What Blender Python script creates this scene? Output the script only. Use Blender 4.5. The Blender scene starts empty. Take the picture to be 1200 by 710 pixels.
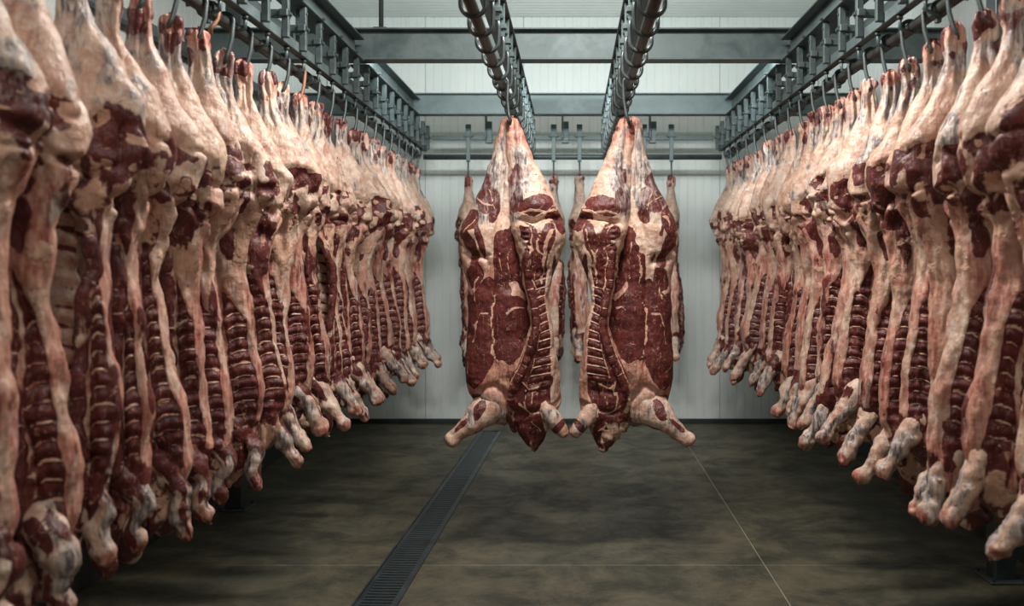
import bpy, bmesh, math, random
import numpy as np
from mathutils import Vector, Matrix

SC = bpy.context.scene
COL = SC.collection
random.seed(7)
H = 1.85                      # camera height above the floor
YB = 9.9                      # back wall
XW = 2.85                     # half width of the room
ZC = H + 2.86                 # ceiling

# ------------------------------------------------------------------ camera
cam = bpy.data.cameras.new('camera')
cam.sensor_width = 36.0
cam.lens = 30.0
cam.shift_x = -71.0 / 1200.0
cam.shift_y = -46.0 / 1200.0
cam.dof.use_dof = True
cam.dof.focus_distance = 5.6
cam.dof.aperture_fstop = 1.7
cam.clip_start = 0.05
camo = bpy.data.objects.new('camera', cam)
camo.location = (0, 0, H)
camo.rotation_euler = (math.radians(90), 0, 0)
COL.objects.link(camo)
SC.camera = camo

# ------------------------------------------------------------------ world, lights, exposure
w = bpy.data.worlds.new('world'); SC.world = w
w.use_nodes = True
w.node_tree.nodes['Background'].inputs[0].default_value = (0.75, 0.9, 1.0, 1)
w.node_tree.nodes['Background'].inputs[1].default_value = 0.02
SC.view_settings.view_transform = 'Standard'
SC.view_settings.look = 'None'
SC.view_settings.gamma = 1.0
SC.view_settings.use_curve_mapping = False
SC.view_settings.exposure = 0.15


def area(name, loc, rot, sx, sy, power, color):
    l = bpy.data.lights.new(name, 'AREA')
    l.shape = 'RECTANGLE'; l.size = sx; l.size_y = sy
    l.energy = power; l.color = color
    o = bpy.data.objects.new(name, l)
    o.location = loc; o.rotation_euler = [math.radians(a) for a in rot]
    COL.objects.link(o)
    return o


# ceiling battens over the aisle, all of them above the beams
area('batten_light_front', (0.0, 0.9, H + 2.35), (16, 0, 0), 1.6, 0.35, 56, (1.0, 0.96, 0.90))
area('batten_light_middle', (0.0, 4.2, H + 2.40), (4, 0, 0), 1.5, 0.30, 175, (1.0, 0.975, 0.93))
area('batten_light_back', (0.0, 6.56, H + 1.64), (96, 0, 0), 3.0, 0.10, 95, (0.93, 1.0, 0.99))   # fixed to the rear of the front cross beam


# ------------------------------------------------------------------ material helpers
def new_mat(name):
    m = bpy.data.materials.new(name); m.use_nodes = True
    nt = m.node_tree
    for n in list(nt.nodes): nt.nodes.remove(n)
    out = nt.nodes.new('ShaderNodeOutputMaterial')
    bs = nt.nodes.new('ShaderNodeBsdfPrincipled')
    nt.links.new(bs.outputs[0], out.inputs[0])
    return m, nt, bs


def N(nt, t, **kw):
    n = nt.nodes.new(t)
    for k, v in kw.items():
        if k.startswith('i_'): n.inputs[k[2:]].default_value = v
        else: setattr(n, k, v)
    return n


def noise(nt, vec, scale, detail=4, rough=0.55, wsock=None, dist=0.0):
    n = N(nt, 'ShaderNodeTexNoise', noise_dimensions='4D' if wsock else '3D')
    n.inputs['Scale'].default_value = scale
    n.inputs['Detail'].default_value = detail
    n.inputs['Roughness'].default_value = rough
    n.inputs['Distortion'].default_value = dist
    nt.links.new(vec, n.inputs['Vector'])
    if wsock: nt.links.new(wsock, n.inputs['W'])
    return n.outputs['Fac']


def val(nt, x, y, op='ADD', clamp=False):
    n = N(nt, 'ShaderNodeMath', operation=op, use_clamp=clamp)
    for i, v in enumerate((x, y)):
        if isinstance(v, (int, float)): n.inputs[i].default_value = v
        elif v is not None: nt.links.new(v, n.inputs[i])
    return n.outputs[0]


def sstep(nt, v, a, b, lo=0.0, hi=1.0):
    n = N(nt, 'ShaderNodeMapRange', interpolation_type='SMOOTHSTEP')
    nt.links.new(v, n.inputs['Value'])
    n.inputs['From Min'].default_value = a; n.inputs['From Max'].default_value = b
    n.inputs['To Min'].default_value = lo; n.inputs['To Max'].default_value = hi
    return n.outputs['Result']


def mixc(nt, f, a, b, mode='MIX'):
    n = N(nt, 'ShaderNodeMix', data_type='RGBA', blend_type=mode)
    for sock, v in ((n.inputs[0], f), (n.inputs[6], a), (n.inputs[7], b)):
        if isinstance(v, (int, float)): sock.default_value = v
        elif isinstance(v, tuple): sock.default_value = (*v, 1) if len(v) == 3 else v
        else: nt.links.new(v, sock)
    return n.outputs[2]


def mapping(nt, vec, sc):
    n = N(nt, 'ShaderNodeMapping')
    n.inputs['Scale'].default_value = sc
    nt.links.new(vec, n.inputs['Vector'])
    return n.outputs[0]


def bump(nt, h, strength, dist, bs):
    b = N(nt, 'ShaderNodeBump')
    b.inputs['Strength'].default_value = strength
    b.inputs['Distance'].default_value = dist
    nt.links.new(h, b.inputs['Height'])
    nt.links.new(b.outputs[0], bs.inputs['Normal'])


# ------------------------------------------------------------------ materials
def flesh_material():
    m, nt, bs = new_mat('raw_beef')
    tc = N(nt, 'ShaderNodeTexCoord').outputs['Object']
    rnd = N(nt, 'ShaderNodeObjectInfo').outputs['Random']
    W = val(nt, rnd, 37.0, 'MULTIPLY')
    at = N(nt, 'ShaderNodeAttribute', attribute_name='flesh')
    sep = N(nt, 'ShaderNodeSeparateColor')
    nt.links.new(at.outputs['Color'], sep.inputs[0])
    meat_f, seam_f, silver_f = sep.outputs[0], sep.outputs[1], sep.outputs[2]
    tint_f = at.outputs['Alpha']
    n1 = noise(nt, tc, 9.0, 5, 0.6, W, 0.6)
    n2 = noise(nt, tc, 34.0, 4, 0.6, W, 0.3)
    ns = noise(nt, mapping(nt, tc, (55, 55, 9)), 1.0, 4, 0.6, W, 0.4)     # fibres, along the body
    n3 = noise(nt, mapping(nt, tc, (17, 17, 9)), 1.0, 3, 0.5, W, 1.2)
    # fat cover
    na = noise(nt, mapping(nt, tc, (26, 26, 6)), 1.0, 5, 0.62, W, 1.4)         # long broken streaks
    fat = mixc(nt, sstep(nt, n1, 0.36, 0.66), (0.68, 0.49, 0.375), (0.46, 0.26, 0.19))
    fat = mixc(nt, sstep(nt, n2, 0.45, 0.75, 0, 0.7), fat, (0.86, 0.76, 0.66))
    fat = mixc(nt, sstep(nt, na, 0.53, 0.70, 0, 0.85), fat, (0.27, 0.10, 0.07))
    fat = mixc(nt, sstep(nt, ns, 0.60, 0.78, 0, 0.5), fat, (0.26, 0.12, 0.095))
    fat = mixc(nt, val(nt, rnd, 0.55, 'MULTIPLY'), fat, (0.78, 0.62, 0.54), 'MULTIPLY')
    pk = mixc(nt, sstep(nt, ns, 0.35, 0.65), (0.30, 0.075, 0.055), (0.60, 0.30, 0.215))
    fat = mixc(nt, sstep(nt, val(nt, tint_f, val(nt, n1, 0.6, 'MULTIPLY')), 0.62, 1.15), fat, pk)
    # silverskin and bluish film
    sil = mixc(nt, sstep(nt, ns, 0.38, 0.62), (0.075, 0.060, 0.070), (0.46, 0.39, 0.36))
    sil = mixc(nt, sstep(nt, na, 0.50, 0.62), sil, (0.60, 0.47, 0.37))
    sm = sstep(nt, val(nt, silver_f, val(nt, val(nt, na, n2), 0.55, 'MULTIPLY')), 0.86, 1.20, 0, 0.92)
    base = mixc(nt, sm, fat, sil)
    # muscle
    meat = mixc(nt, sstep(nt, n1, 0.3, 0.7), (0.052, 0.0105, 0.010), (0.122, 0.022, 0.019))
    meat = mixc(nt, sstep(nt, ns, 0.42, 0.75, 0, 0.6), meat, (0.180, 0.040, 0.032))
    meat = mixc(nt, sstep(nt, n2, 0.56, 0.8, 0, 0.8), meat, (0.030, 0.006, 0.006))
    mar = val(nt, val(nt, n3, 0.5, 'SUBTRACT'), None, 'ABSOLUTE')
    mar = sstep(nt, val(nt, mar, val(nt, n1, 0.02, 'MULTIPLY')), 0.012, 0.022, 0.75, 0.0)
    meat = mixc(nt, val(nt, mar, sstep(nt, n2, 0.42, 0.6), 'MULTIPLY'), meat, (0.50, 0.25, 0.17))
    mf = val(nt, meat_f, val(nt, val(nt, val(nt, n1, na), 1.0, 'SUBTRACT'), 0.42, 'MULTIPLY'))
    mm = sstep(nt, mf, 0.46, 0.54)
    base = mixc(nt, mm, base, meat)
    fm = val(nt, sstep(nt, val(nt, silver_f, val(nt, ns, 2.4, 'MULTIPLY')), 1.85, 2.45, 0, 0.62), mm, 'MULTIPLY')
    base = mixc(nt, fm, base, (0.40, 0.32, 0.30))
    # clean fat seams over muscle
    sf = val(nt, seam_f, val(nt, val(nt, n2, 0.5, 'SUBTRACT'), 1.3, 'MULTIPLY'))
    se = sstep(nt, sf, 0.42, 0.62)
    base = mixc(nt, se, base, mixc(nt, n2, (0.40, 0.18, 0.12), (0.74, 0.49, 0.35)))
    # dark blood specks
    n4 = noise(nt, tc, 26.0, 3, 0.5, W, 0.5)
    base = mixc(nt, sstep(nt, n4, 0.67, 0.74, 0, 0.85), base, (0.10, 0.022, 0.022))
    nt.links.new(base, bs.inputs['Base Color'])
    rr = sstep(nt, n2, 0.3, 0.7, 0.30, 0.52)
    nt.links.new(rr, bs.inputs['Roughness'])
    bs.inputs['Specular IOR Level'].default_value = 0.42
    hgt = val(nt, val(nt, n2, 0.6, 'MULTIPLY'), val(nt, ns, 0.5, 'MULTIPLY'))
    hgt = val(nt, hgt, val(nt, se, 0.25, 'MULTIPLY'))
    hgt = val(nt, hgt, val(nt, mm, -0.25, 'MULTIPLY'))
    hgt = val(nt, hgt, val(nt, na, 0.5, 'MULTIPLY'))
    bump(nt, hgt, 0.9, 0.012, bs)
    return m


def steel_material(name, c0, c1, rough, metal, rust=0.0, spec=0.4):
    m, nt, bs = new_mat(name)
    tc = N(nt, 'ShaderNodeTexCoord').outputs['Object']
    n1 = noise(nt, tc, 5.0, 6, 0.65, None, 0.5)
    n2 = noise(nt, tc, 60.0, 3)
    c = mixc(nt, sstep(nt, n1, 0.3, 0.7), c0, c1)
    if rust > 0:
        c = mixc(nt, sstep(nt, val(nt, n1, val(nt, n2, 0.4, 'MULTIPLY')), 0.84, 0.94, 0, rust), c, (0.13, 0.05, 0.025))
    nt.links.new(c, bs.inputs['Base Color'])
    nt.links.new(sstep(nt, n1, 0.3, 0.7, rough - 0.08, rough + 0.1), bs.inputs['Roughness'])
    bs.inputs['Metallic'].default_value = metal
    bs.inputs['Specular IOR Level'].default_value = spec
    bump(nt, n2, 0.15, 0.003, bs)
    return m


def panel_material(name, c0, c1, rough=0.45):
    m, nt, bs = new_mat(name)
    tc = N(nt, 'ShaderNodeTexCoord').outputs['Object']
    n1 = noise(nt, tc, 1.6, 5)
    n2 = noise(nt, mapping(nt, tc, (9, 9, 1.2)), 1.0, 4)
    c = mixc(nt, sstep(nt, n1, 0.35, 0.7), c0, c1)
    c = mixc(nt, sstep(nt, n2, 0.55, 0.8, 0, 0.25), c, (0.42, 0.43, 0.39))
    nt.links.new(c, bs.inputs['Base Color'])
    bs.inputs['Roughness'].default_value = rough
    return m


def floor_material():
    m, nt, bs = new_mat('stained_concrete')
    tc = N(nt, 'ShaderNodeNewGeometry').outputs['Position']
    n1 = noise(nt, tc, 1.3, 7, 0.62, None, 1.0)
    n2 = noise(nt, mapping(nt, tc, (2.3, 2.5, 1)), 1.0, 10, 0.76, None, 0.35)
    n3 = noise(nt, tc, 28, 5, 0.7)
    c = mixc(nt, sstep(nt, n2, 0.33, 0.68), (0.028, 0.027, 0.019), (0.120, 0.101, 0.064))
    c = mixc(nt, sstep(nt, n1, 0.45, 0.75, 0, 0.7), c, (0.050, 0.052, 0.040))
    c = mixc(nt, sstep(nt, n3, 0.55, 0.75, 0, 0.35), c, (0.035, 0.034, 0.028))
    n4 = noise(nt, tc, 2.1, 2, 0.5)
    c = mixc(nt, sstep(nt, n4, 0.68, 0.78, 0, 0.5), c, (0.13, 0.045, 0.025))
    nt.links.new(c, bs.inputs['Base Color'])
    nt.links.new(sstep(nt, n2, 0.3, 0.7, 0.62, 0.42), bs.inputs['Roughness'])
    bs.inputs['Specular IOR Level'].default_value = 0.35
    bump(nt, val(nt, n3, n2), 0.25, 0.01, bs)
    return m


FLESH = flesh_material()
GALV = steel_material('galvanised_steel', (0.072, 0.100, 0.102), (0.130, 0.165, 0.166), 0.48, 0.25, 0.35)
DARKST = steel_material('dark_steel', (0.050, 0.068, 0.070), (0.095, 0.118, 0.118), 0.42, 0.35, 0.2)
PIPE = steel_material('pipe_steel', (0.050, 0.052, 0.048), (0.095, 0.095, 0.088), 0.46, 0.45, 0.15, 0.5)
HOOKM = steel_material('hook_steel', (0.055, 0.066, 0.066), (0.10, 0.115, 0.115), 0.38, 0.5)
RUSTY = steel_material('rusty_steel', (0.24, 0.11, 0.06), (0.36, 0.19, 0.12), 0.5, 0.4, 0.7)
WALLM = panel_material('white_cladding', (0.66, 0.70, 0.68), (0.72, 0.75, 0.73))
SIDEM = panel_material('side_cladding', (0.60, 0.64, 0.62), (0.67, 0.70, 0.68))
CEILM = panel_material('ceiling_cladding', (0.60, 0.63, 0.61), (0.66, 0.69, 0.67))
FLOORM = floor_material()
SEALM = steel_material('joint_sealant', (0.22, 0.205, 0.16), (0.32, 0.30, 0.24), 0.7, 0.0)
GRATE = steel_material('grate_iron', (0.030, 0.040, 0.045), (0.060, 0.074, 0.080), 0.38, 0.5)
DARKM = steel_material('drain_pit', (0.004, 0.005, 0.005), (0.008, 0.009, 0.009), 0.6, 0.0)


# ------------------------------------------------------------------ object helpers
def thing(name, label, cat, loc=(0, 0, 0), group=None, rotz=0.0):
    o = bpy.data.objects.new(name, None)
    o.empty_display_size = 0.05
    o.location = loc; o.rotation_euler = (0, 0, rotz)
    o['label'] = label; o['category'] = cat
    if group: o['group'] = group
    COL.objects.link(o)
    return o


def link(name, me, parent=None, loc=(0, 0, 0), rot=(0, 0, 0), label=None):
    o = bpy.data.objects.new(name, me)
    o.location = loc; o.rotation_euler = rot
    if parent: o.parent = parent
    if label: o['label'] = label
    COL.objects.link(o)
    return o


def finish(bm, name, mat, smooth=False):
    me = bpy.data.meshes.new(name)
    bmesh.ops.recalc_face_normals(bm, faces=bm.faces)
    bm.to_mesh(me); bm.free()
    me.materials.append(mat)
    if smooth:
        me.polygons.foreach_set('use_smooth', [True] * len(me.polygons))
    return me


def add_box(bm, x0, x1, y0, y1, z0, z1, bev=0.0):
    r = bmesh.ops.create_cube(bm, size=1)
    vs = r['verts']
    for v in vs:
        v.co = Vector((x0 + (v.co.x + .5) * (x1 - x0), y0 + (v.co.y + .5) * (y1 - y0), z0 + (v.co.z + .5) * (z1 - z0)))
    if bev > 0:
        es = list({e for v in vs for e in v.link_edges})
        bmesh.ops.bevel(bm, geom=es, offset=bev, segments=1, affect='EDGES')


def box_mesh(name, mat, x0, x1, y0, y1, z0, z1, bev=0.0):
    bm = bmesh.new(); add_box(bm, x0, x1, y0, y1, z0, z1, bev)
    return finish(bm, name, mat)


def add_tube(bm, pts, radii, n=10, cap=True):
    pts = [Vector(p) for p in pts]
    if not hasattr(radii, '__len__'): radii = [radii] * len(pts)
    rings = []
    ref = None
    for i, p in enumerate(pts):
        d = (pts[min(i + 1, len(pts) - 1)] - pts[max(i - 1, 0)]).normalized()
        if ref is None:
            ref = Vector((0, 0, 1)) if abs(d.z) < 0.9 else Vector((1, 0, 0))
            ref = (ref - d * ref.dot(d)).normalized()
        else:
            ref = (ref - d * ref.dot(d)).normalized()
        b = d.cross(ref)
        rings.append([bm.verts.new(p + (ref * math.cos(a) + b * math.sin(a)) * radii[i])
                      for a in [2 * math.pi * k / n for k in range(n)]])
    for a, b in zip(rings, rings[1:]):
        for k in range(n):
            bm.faces.new((a[k], a[(k + 1) % n], b[(k + 1) % n], b[k]))
    if cap:
        bm.faces.new(rings[0]); bm.faces.new(rings[-1])


def tube_mesh(name, mat, pts, radii, n=10, smooth=True):
    bm = bmesh.new(); add_tube(bm, pts, radii, n)
    return finish(bm, name, mat, smooth)


def arc(cx, cz, r, a0, a1, n, y=0.0):
    return [(cx + r * math.cos(math.radians(a0 + (a1 - a0) * i / n)), y,
             cz + r * math.sin(math.radians(a0 + (a1 - a0) * i / n))) for i in range(n + 1)]


# ------------------------------------------------------------------ room shell
def struct(name, me=None, loc=(0, 0, 0)):
    o = bpy.data.objects.new(name, me); o.location = loc
    o['kind'] = 'structure'
    COL.objects.link(o)
    return o


def ribbed_panel(name, mat, width, height, pitch, depth=0.006, groove=0.014):
    """Cladding panel in the local XZ plane, raised ribs towards -Y, 4 cm thick."""
    xs = []
    n = int(round(width / pitch)); p = width / n
    for i in range(n):
        a = i * p
        xs += [(a, depth), (a + groove * .4, depth), (a + groove * .6, 0), (a + p - groove * .2, 0), (a + p, depth)]
    bm = bmesh.new()
    f0 = [bm.verts.new((x, d, 0)) for x, d in xs]
    f1 = [bm.verts.new((x, d, height)) for x, d in xs]
    b = [bm.verts.new(c) for c in ((0, .04, 0), (width, .04, 0), (0, .04, height), (width, .04, height))]
    for i in range(len(xs) - 1):
        if (xs[i][0] - xs[i + 1][0]) == 0: continue
        bm.faces.new((f0[i], f0[i + 1], f1[i + 1], f1[i]))
    bm.faces.new((b[0], b[1], b[3], b[2]))
    bm.faces.new((f0[0], f1[0], b[2], b[0])); bm.faces.new((f0[-1], f1[-1], b[3], b[1]))
    bmesh.ops.remove_doubles(bm, verts=bm.verts, dist=1e-6)
    return finish(bm, name, mat)


Y0 = -2.2
wb = struct('wall_back', box_mesh('wall_back', WALLM, -XW - .1, XW + .1, YB + .04, YB + .14, 0, ZC))
PW = 2 * XW / 5
me = ribbed_panel('panel', WALLM, PW - 0.004, ZC, 0.095)
for i in range(5):
    link('panel', me, wb, (-XW + i * PW + .002, YB, 0))
NS = 11
SW = (YB - Y0) / NS
mes = ribbed_panel('panel', SIDEM, SW - 0.004, ZC, 0.11)
for nm, s in (('wall_left', -1), ('wall_right', 1)):
    ws = struct(nm, box_mesh(nm, SIDEM, s * (XW + .04), s * (XW + .14), Y0, YB, 0, ZC))
    for i in range(NS):
        if s < 0:
            link('panel', mes, ws, (-XW, Y0 + i * SW + .002, 0), (0, 0, math.radians(90)))
        else:
            link('panel', mes, ws, (XW, Y0 + (i + 1) * SW - .002, 0), (0, 0, math.radians(-90)))
struct('wall_front', box_mesh('wall_front', SIDEM, -XW - .1, XW + .1, Y0 - .1, Y0, 0, ZC))
ce = struct('ceiling', box_mesh('ceiling', CEILM, -XW - .1, XW + .1, Y0, YB + .1, ZC + .04, ZC + .14))
mec = ribbed_panel('panel', CEILM, SW - 0.004, 2 * XW, 0.10, 0.008)
for i in range(NS):   # lies flat, ribs run across the room
    o = link('panel', mec, ce)
    o.matrix_local = Matrix(((0, 0, 1, -XW), (1, 0, 0, Y0 + i * SW + .002), (0, 1, 0, ZC), (0, 0, 0, 1)))

BASESTRIP = steel_material('dark_base_strip', (0.022, 0.027, 0.026), (0.040, 0.046, 0.044), 0.6, 0.0)  # dark strips added so the pale feet of the walls come out dark
for nm, b in (('base_strip_left', (-XW, -XW + .07, Y0, YB, 0, .42)), ('base_strip_right', (XW - .07, XW, Y0, YB, 0, .42)), ('base_strip_back', (-XW + .07, XW - .07, YB - .02, YB, 0, .055))):
    struct(nm, box_mesh(nm, BASESTRIP, *b, .004))

# floor slabs with sealed joints, a channel drain between them
DA = math.radians(2.0)                        # the drain runs a little askew
def drx(y): return -1.075 + math.tan(DA) * (y - 4.6)
DW = 0.115
fl = struct('floor', box_mesh('floor', DARKM, -XW - .1, XW + .1, Y0, YB + .1, -.20, -.10))
GAP = 0.005
def quad_slab(name, p, mat=FLOORM):
    bm = bmesh.new()
    t = [bm.verts.new((x, y, 0)) for x, y in p]; b = [bm.verts.new((x, y, -.10)) for x, y in p]
    bm.faces.new(t); bm.faces.new(b)
    for i in range(4): bm.faces.new((t[i], t[(i + 1) % 4], b[(i + 1) % 4], b[i]))
    bmesh.ops.recalc_face_normals(bm, faces=bm.faces)
    top = [e for e in bm.edges if all(v.co.z > -.01 for v in e.verts)]
    bmesh.ops.bevel(bm, geom=top, offset=.002, segments=1, affect='EDGES')
    return link(name, finish(bm, name, mat), fl)
ys = [Y0, 1.1, 5.24, YB]
DEND = 9.45
for a, b in zip(ys, ys[1:]):
    a2, b2 = a + GAP / 2, b - GAP / 2
    e = min(b2, DEND)
    if b == YB:
        quad_slab('slab', [(-XW, a2), (drx(a2) - DW - .012, a2), (drx(b2) - DW - .012, b2), (-XW, b2)])
        quad_slab('slab', [(drx(DEND) - DW - .012, DEND + .01), (drx(DEND) + DW + .012, DEND + .01), (drx(b2) + DW + .012, b2), (drx(b2) - DW - .012, b2)])
    else:
        quad_slab('slab', [(-XW, a2), (drx(a2) - DW - .012, a2), (drx(b2) - DW - .012, b2), (-XW, b2)])
    quad_slab('slab', [(drx(a2) + DW + .012, a2), (1.18 - GAP / 2, a2), (1.18 - GAP / 2, b2), (drx(b2) + DW + .012, b2)])
    quad_slab('slab', [(1.18 + GAP / 2, a2), (XW, a2), (XW, b2), (1.18 + GAP / 2, b2)])
link('joint', box_mesh('joint', SEALM, 1.18 - GAP / 2, 1.18 + GAP / 2, Y0, YB, -.05, -.0015), fl, label='pale sealant joint')
for y in ys[1:-1]:
    link('joint', box_mesh('joint', SEALM, -XW, drx(y) - DW - .012, y - GAP / 2, y + GAP / 2, -.05, -.0015), fl, label='pale sealant joint')
    link('joint', box_mesh('joint', SEALM, drx(y) + DW + .012, 1.17, y - GAP / 2, y + GAP / 2, -.05, -.0015), fl, label='pale sealant joint')
    link('joint', box_mesh('joint', SEALM, 1.19, XW, y - GAP / 2, y + GAP / 2, -.05, -.0015), fl, label='pale sealant joint')

DS = 3.2
dr = thing('floor_drain', 'long dark slotted channel drain set into the concrete floor', 'drain', (drx(DS), DS, 0), rotz=-DA)
DL = (DEND - DS) / math.cos(DA)
link('channel', box_mesh('channel', DARKM, -DW, DW, 0, DL, -.095, -.06), dr)
for s in (-1, 1):
    link('edge_strip', box_mesh('edge_strip', GRATE, min(s * DW, s * (DW + .010)), max(s * DW, s * (DW + .010)), 0, DL, -.09, 0.001), dr)
    link('grate_rail', box_mesh('grate_rail', GRATE, min(s * (DW - .03), s * (DW - .002)), max(s * (DW - .03), s * (DW - .002)), 0, DL, -.03, -.003), dr)
sl = box_mesh('slat', GRATE, -DW + .028, DW - .028, -.0125, .0125, -.025, -.004, .002)
nsl = int(DL / 0.042)
for i in range(nsl):
    link('slat', sl, dr, (0, 0.02 + i * 0.042, 0))


# ------------------------------------------------------------------ steel frame
def ibeam(label, p0, axis, length, h, wd, tf=.012, tw=.010, mat=GALV, bolts=()):
    """I-section beam; p0 = start of the bottom flange centre line."""
    t = thing('steel_beam', label, 'beam', p0, 'steel beams under the ceiling')
    def part(nm, a0, a1, z0, z1):
        if axis == 'x': me = box_mesh(nm, mat, 0, length, a0, a1, z0, z1, .003)
        else: me = box_mesh(nm, mat, a0, a1, 0, length, z0, z1, .003)
        link(nm, me, t)
    part('flange', -wd / 2, wd / 2, 0, tf)
    part('flange', -wd / 2, wd / 2, h - tf, h)
    part('web', -tw / 2, tw / 2, tf, h - tf)
    return t


def bolt_mesh(r=.010, l=.02):
    bm = bmesh.new()
    bmesh.ops.create_cone(bm, cap_ends=True, segments=6, radius1=r, radius2=r, depth=l)
    bmesh.ops.rotate(bm, verts=bm.verts, matrix=Matrix.Rotation(math.radians(90), 3, 'Y'))
    return finish(bm, 'bolt', DARKST)
BOLT = bolt_mesh()
BOLTY = bolt_mesh(.009, .02)

ZB = H + 1.50
YX1, YX2 = 6.33, 8.62
ibeam('grey steel cross beam spanning the room in front, nearer the ceiling middle', (-XW, YX1, ZB), 'x', 2 * XW, 0.235, .13)
ibeam('grey steel cross beam farther back, next to the rear wall rail', (-XW, YX2, ZB), 'x', 2 * XW, 0.215, .13)
for s, nm in ((-1, 'left'), (1, 'right')):
    a = ibeam('long steel beam running back above the %s carcass rail, near section' % nm, (s * 1.60, Y0, ZB - .015), 'y', YX1 - .075 - Y0, .165, .15)
    b = ibeam('short steel beam above the %s carcass rail between the cross beams' % nm, (s * 1.60, YX1 + .075, ZB - .015), 'y', YX2 - YX1 - .15, .165, .15)
    for k in range(4):
        link('bolt', BOLT, a, (-s * .085, 7.0 + k * .4, .006))
    for k in range(3):
        link('bolt', BOLT, b, (-s * .085, .3 + k * .6, .006))
# hanger rod from ceiling to the front cross beam
t = thing('hanger_rod', 'thin vertical steel rod dropping from ceiling to the front cross beam', 'rod', (-1.42, YX1, ZB + .235))
link('rod', tube_mesh('rod', DARKST, [(0, 0, 0), (0, 0, ZC - ZB - .235)], .018), t)
link('base_plate', box_mesh('base_plate', DARKST, -.05, .05, -.05, .05, 0, .01, .002), t)
# columns
def column(label, x, y, top):
    t = thing('steel_column', label, 'column', (x, y, 0))
    bm = bmesh.new(); add_box(bm, -.06, .06, -.06, .06, .012, top, .004)
    link('post', finish(bm, 'post', DARKST), t)
    link('base_plate', box_mesh('base_plate', DARKST, -.11, .11, -.11, .11, 0, .012, .003), t)
    for sx in (-1, 1):
        for sy in (-1, 1):
            o = link('bolt', BOLT, t, (sx * .09, sy * .09, .02), (0, math.radians(90), 0))
column('dark square steel post on the floor beneath the right row of carcasses', 2.52, 5.02, ZC)
column('dark square steel post behind the left row under the cross beam', -2.55, YX1 + .14, ZC)
t = thing('wall_rail', 'grey steel bar fixed along the left wall behind the hanging carcasses', 'rail', (-XW, 0, H + 1.54))
link('bar', box_mesh('bar', GALV, .03, .09, 1.0, YB - .1, -.04, .04, .004), t)
for k in range(6): link('bracket', box_mesh('bracket', GALV, 0, .03, 1.4 + k * 1.5, 1.46 + k * 1.5, -.06, .06), t)

# side rails: two square bars, a row of brackets, a round pipe below
ZP = H + 1.16
def side_rail(s, label):
    nm = 'overhead_rail'
    t = thing(nm, label, 'rail', (0, 0, H))
    X = lambda v: s * v
    def bx(n, x0, x1, y0, y1, z0, z1, m=GALV, b=.003):
        return box_mesh(n, m, min(X(x0), X(x1)), max(X(x0), X(x1)), y0, y1, z0, z1, b)
    ye = 9.235
    link('lower_bar', bx('lower_bar', 1.575, 1.625, 0.6, ye, 1.215, 1.272), t)
    link('upper_bar', bx('upper_bar', 1.66, 1.70, 0.6, ye, 1.33, 1.385, DARKST), t)
    link('guide_pipe', tube_mesh('guide_pipe', PIPE, [(X(1.67), 0.6, 1.16), (X(1.67), ye, 1.16)], .030, 14), t)
    bm = bmesh.new()
    add_box(bm, *(sorted((X(1.535), X(1.572)))), -.017, .017, 1.225, 1.478, .003)
    add_box(bm, *(sorted((X(1.56), X(1.665)))), -.020, .020, 1.335, 1.375, .003)
    add_box(bm, *(sorted((X(1.535), X(1.58)))), -.034, .034, 1.335, 1.375, .004)
    br = finish(bm, 'bracket', DARKST)
    bm = bmesh.new()
    add_tube(bm, [(X(1.60), 0, 1.215), (X(1.60), 0, 1.15), (X(1.66), 0, 1.125)], .010, 8)
    add_tube(bm, [(X(1.60), 0, 1.213), (X(1.60), 0, 1.195)], .016, 8)
    st = finish(bm, 'stub', DARKST, True)
    up = box_mesh('tie_plate', GALV, min(X(1.58), X(1.62)), max(X(1.58), X(1.62)), -.02, .02, 1.272, 1.485, .003)
    y = 1.0; k = 0
    while y < 9.2:
        b = link('bracket', br, t, (0, y, 0))
        link('bolt', BOLT, b, (X(1.532), .008, 1.35))
        link('bolt', BOLT, b, (X(1.540), 0, 1.44))
        if y < 9.0: link('stub', st, t, (0, y + .15, 0))
        if k % 3 == 1: link('tie_plate', up, t, (0, y + .08, 0))
        y += .302; k += 1
        if y > 8.95 and k > 27: break
    bm = bmesh.new()
    add_tube(bm, [(X(1.67), -.022, 1.16), (X(1.67), .022, 1.16)], .043, 14)
    add_box(bm, X(1.67) - .012, X(1.67) + .012, -.014, .014, 1.10, 1.125, .002)
    cl = finish(bm, 'pipe_clamp', DARKST)
    for y in (2.2, 3.9, 5.35, 6.3, 7.8, 9.0): link('pipe_clamp', cl, t, (0, y, 0))
    return t
side_rail(-1, 'steel rail with brackets and round pipe carrying the left carcass row')
side_rail(1, 'steel rail with brackets and round pipe carrying the right carcass row')

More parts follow.
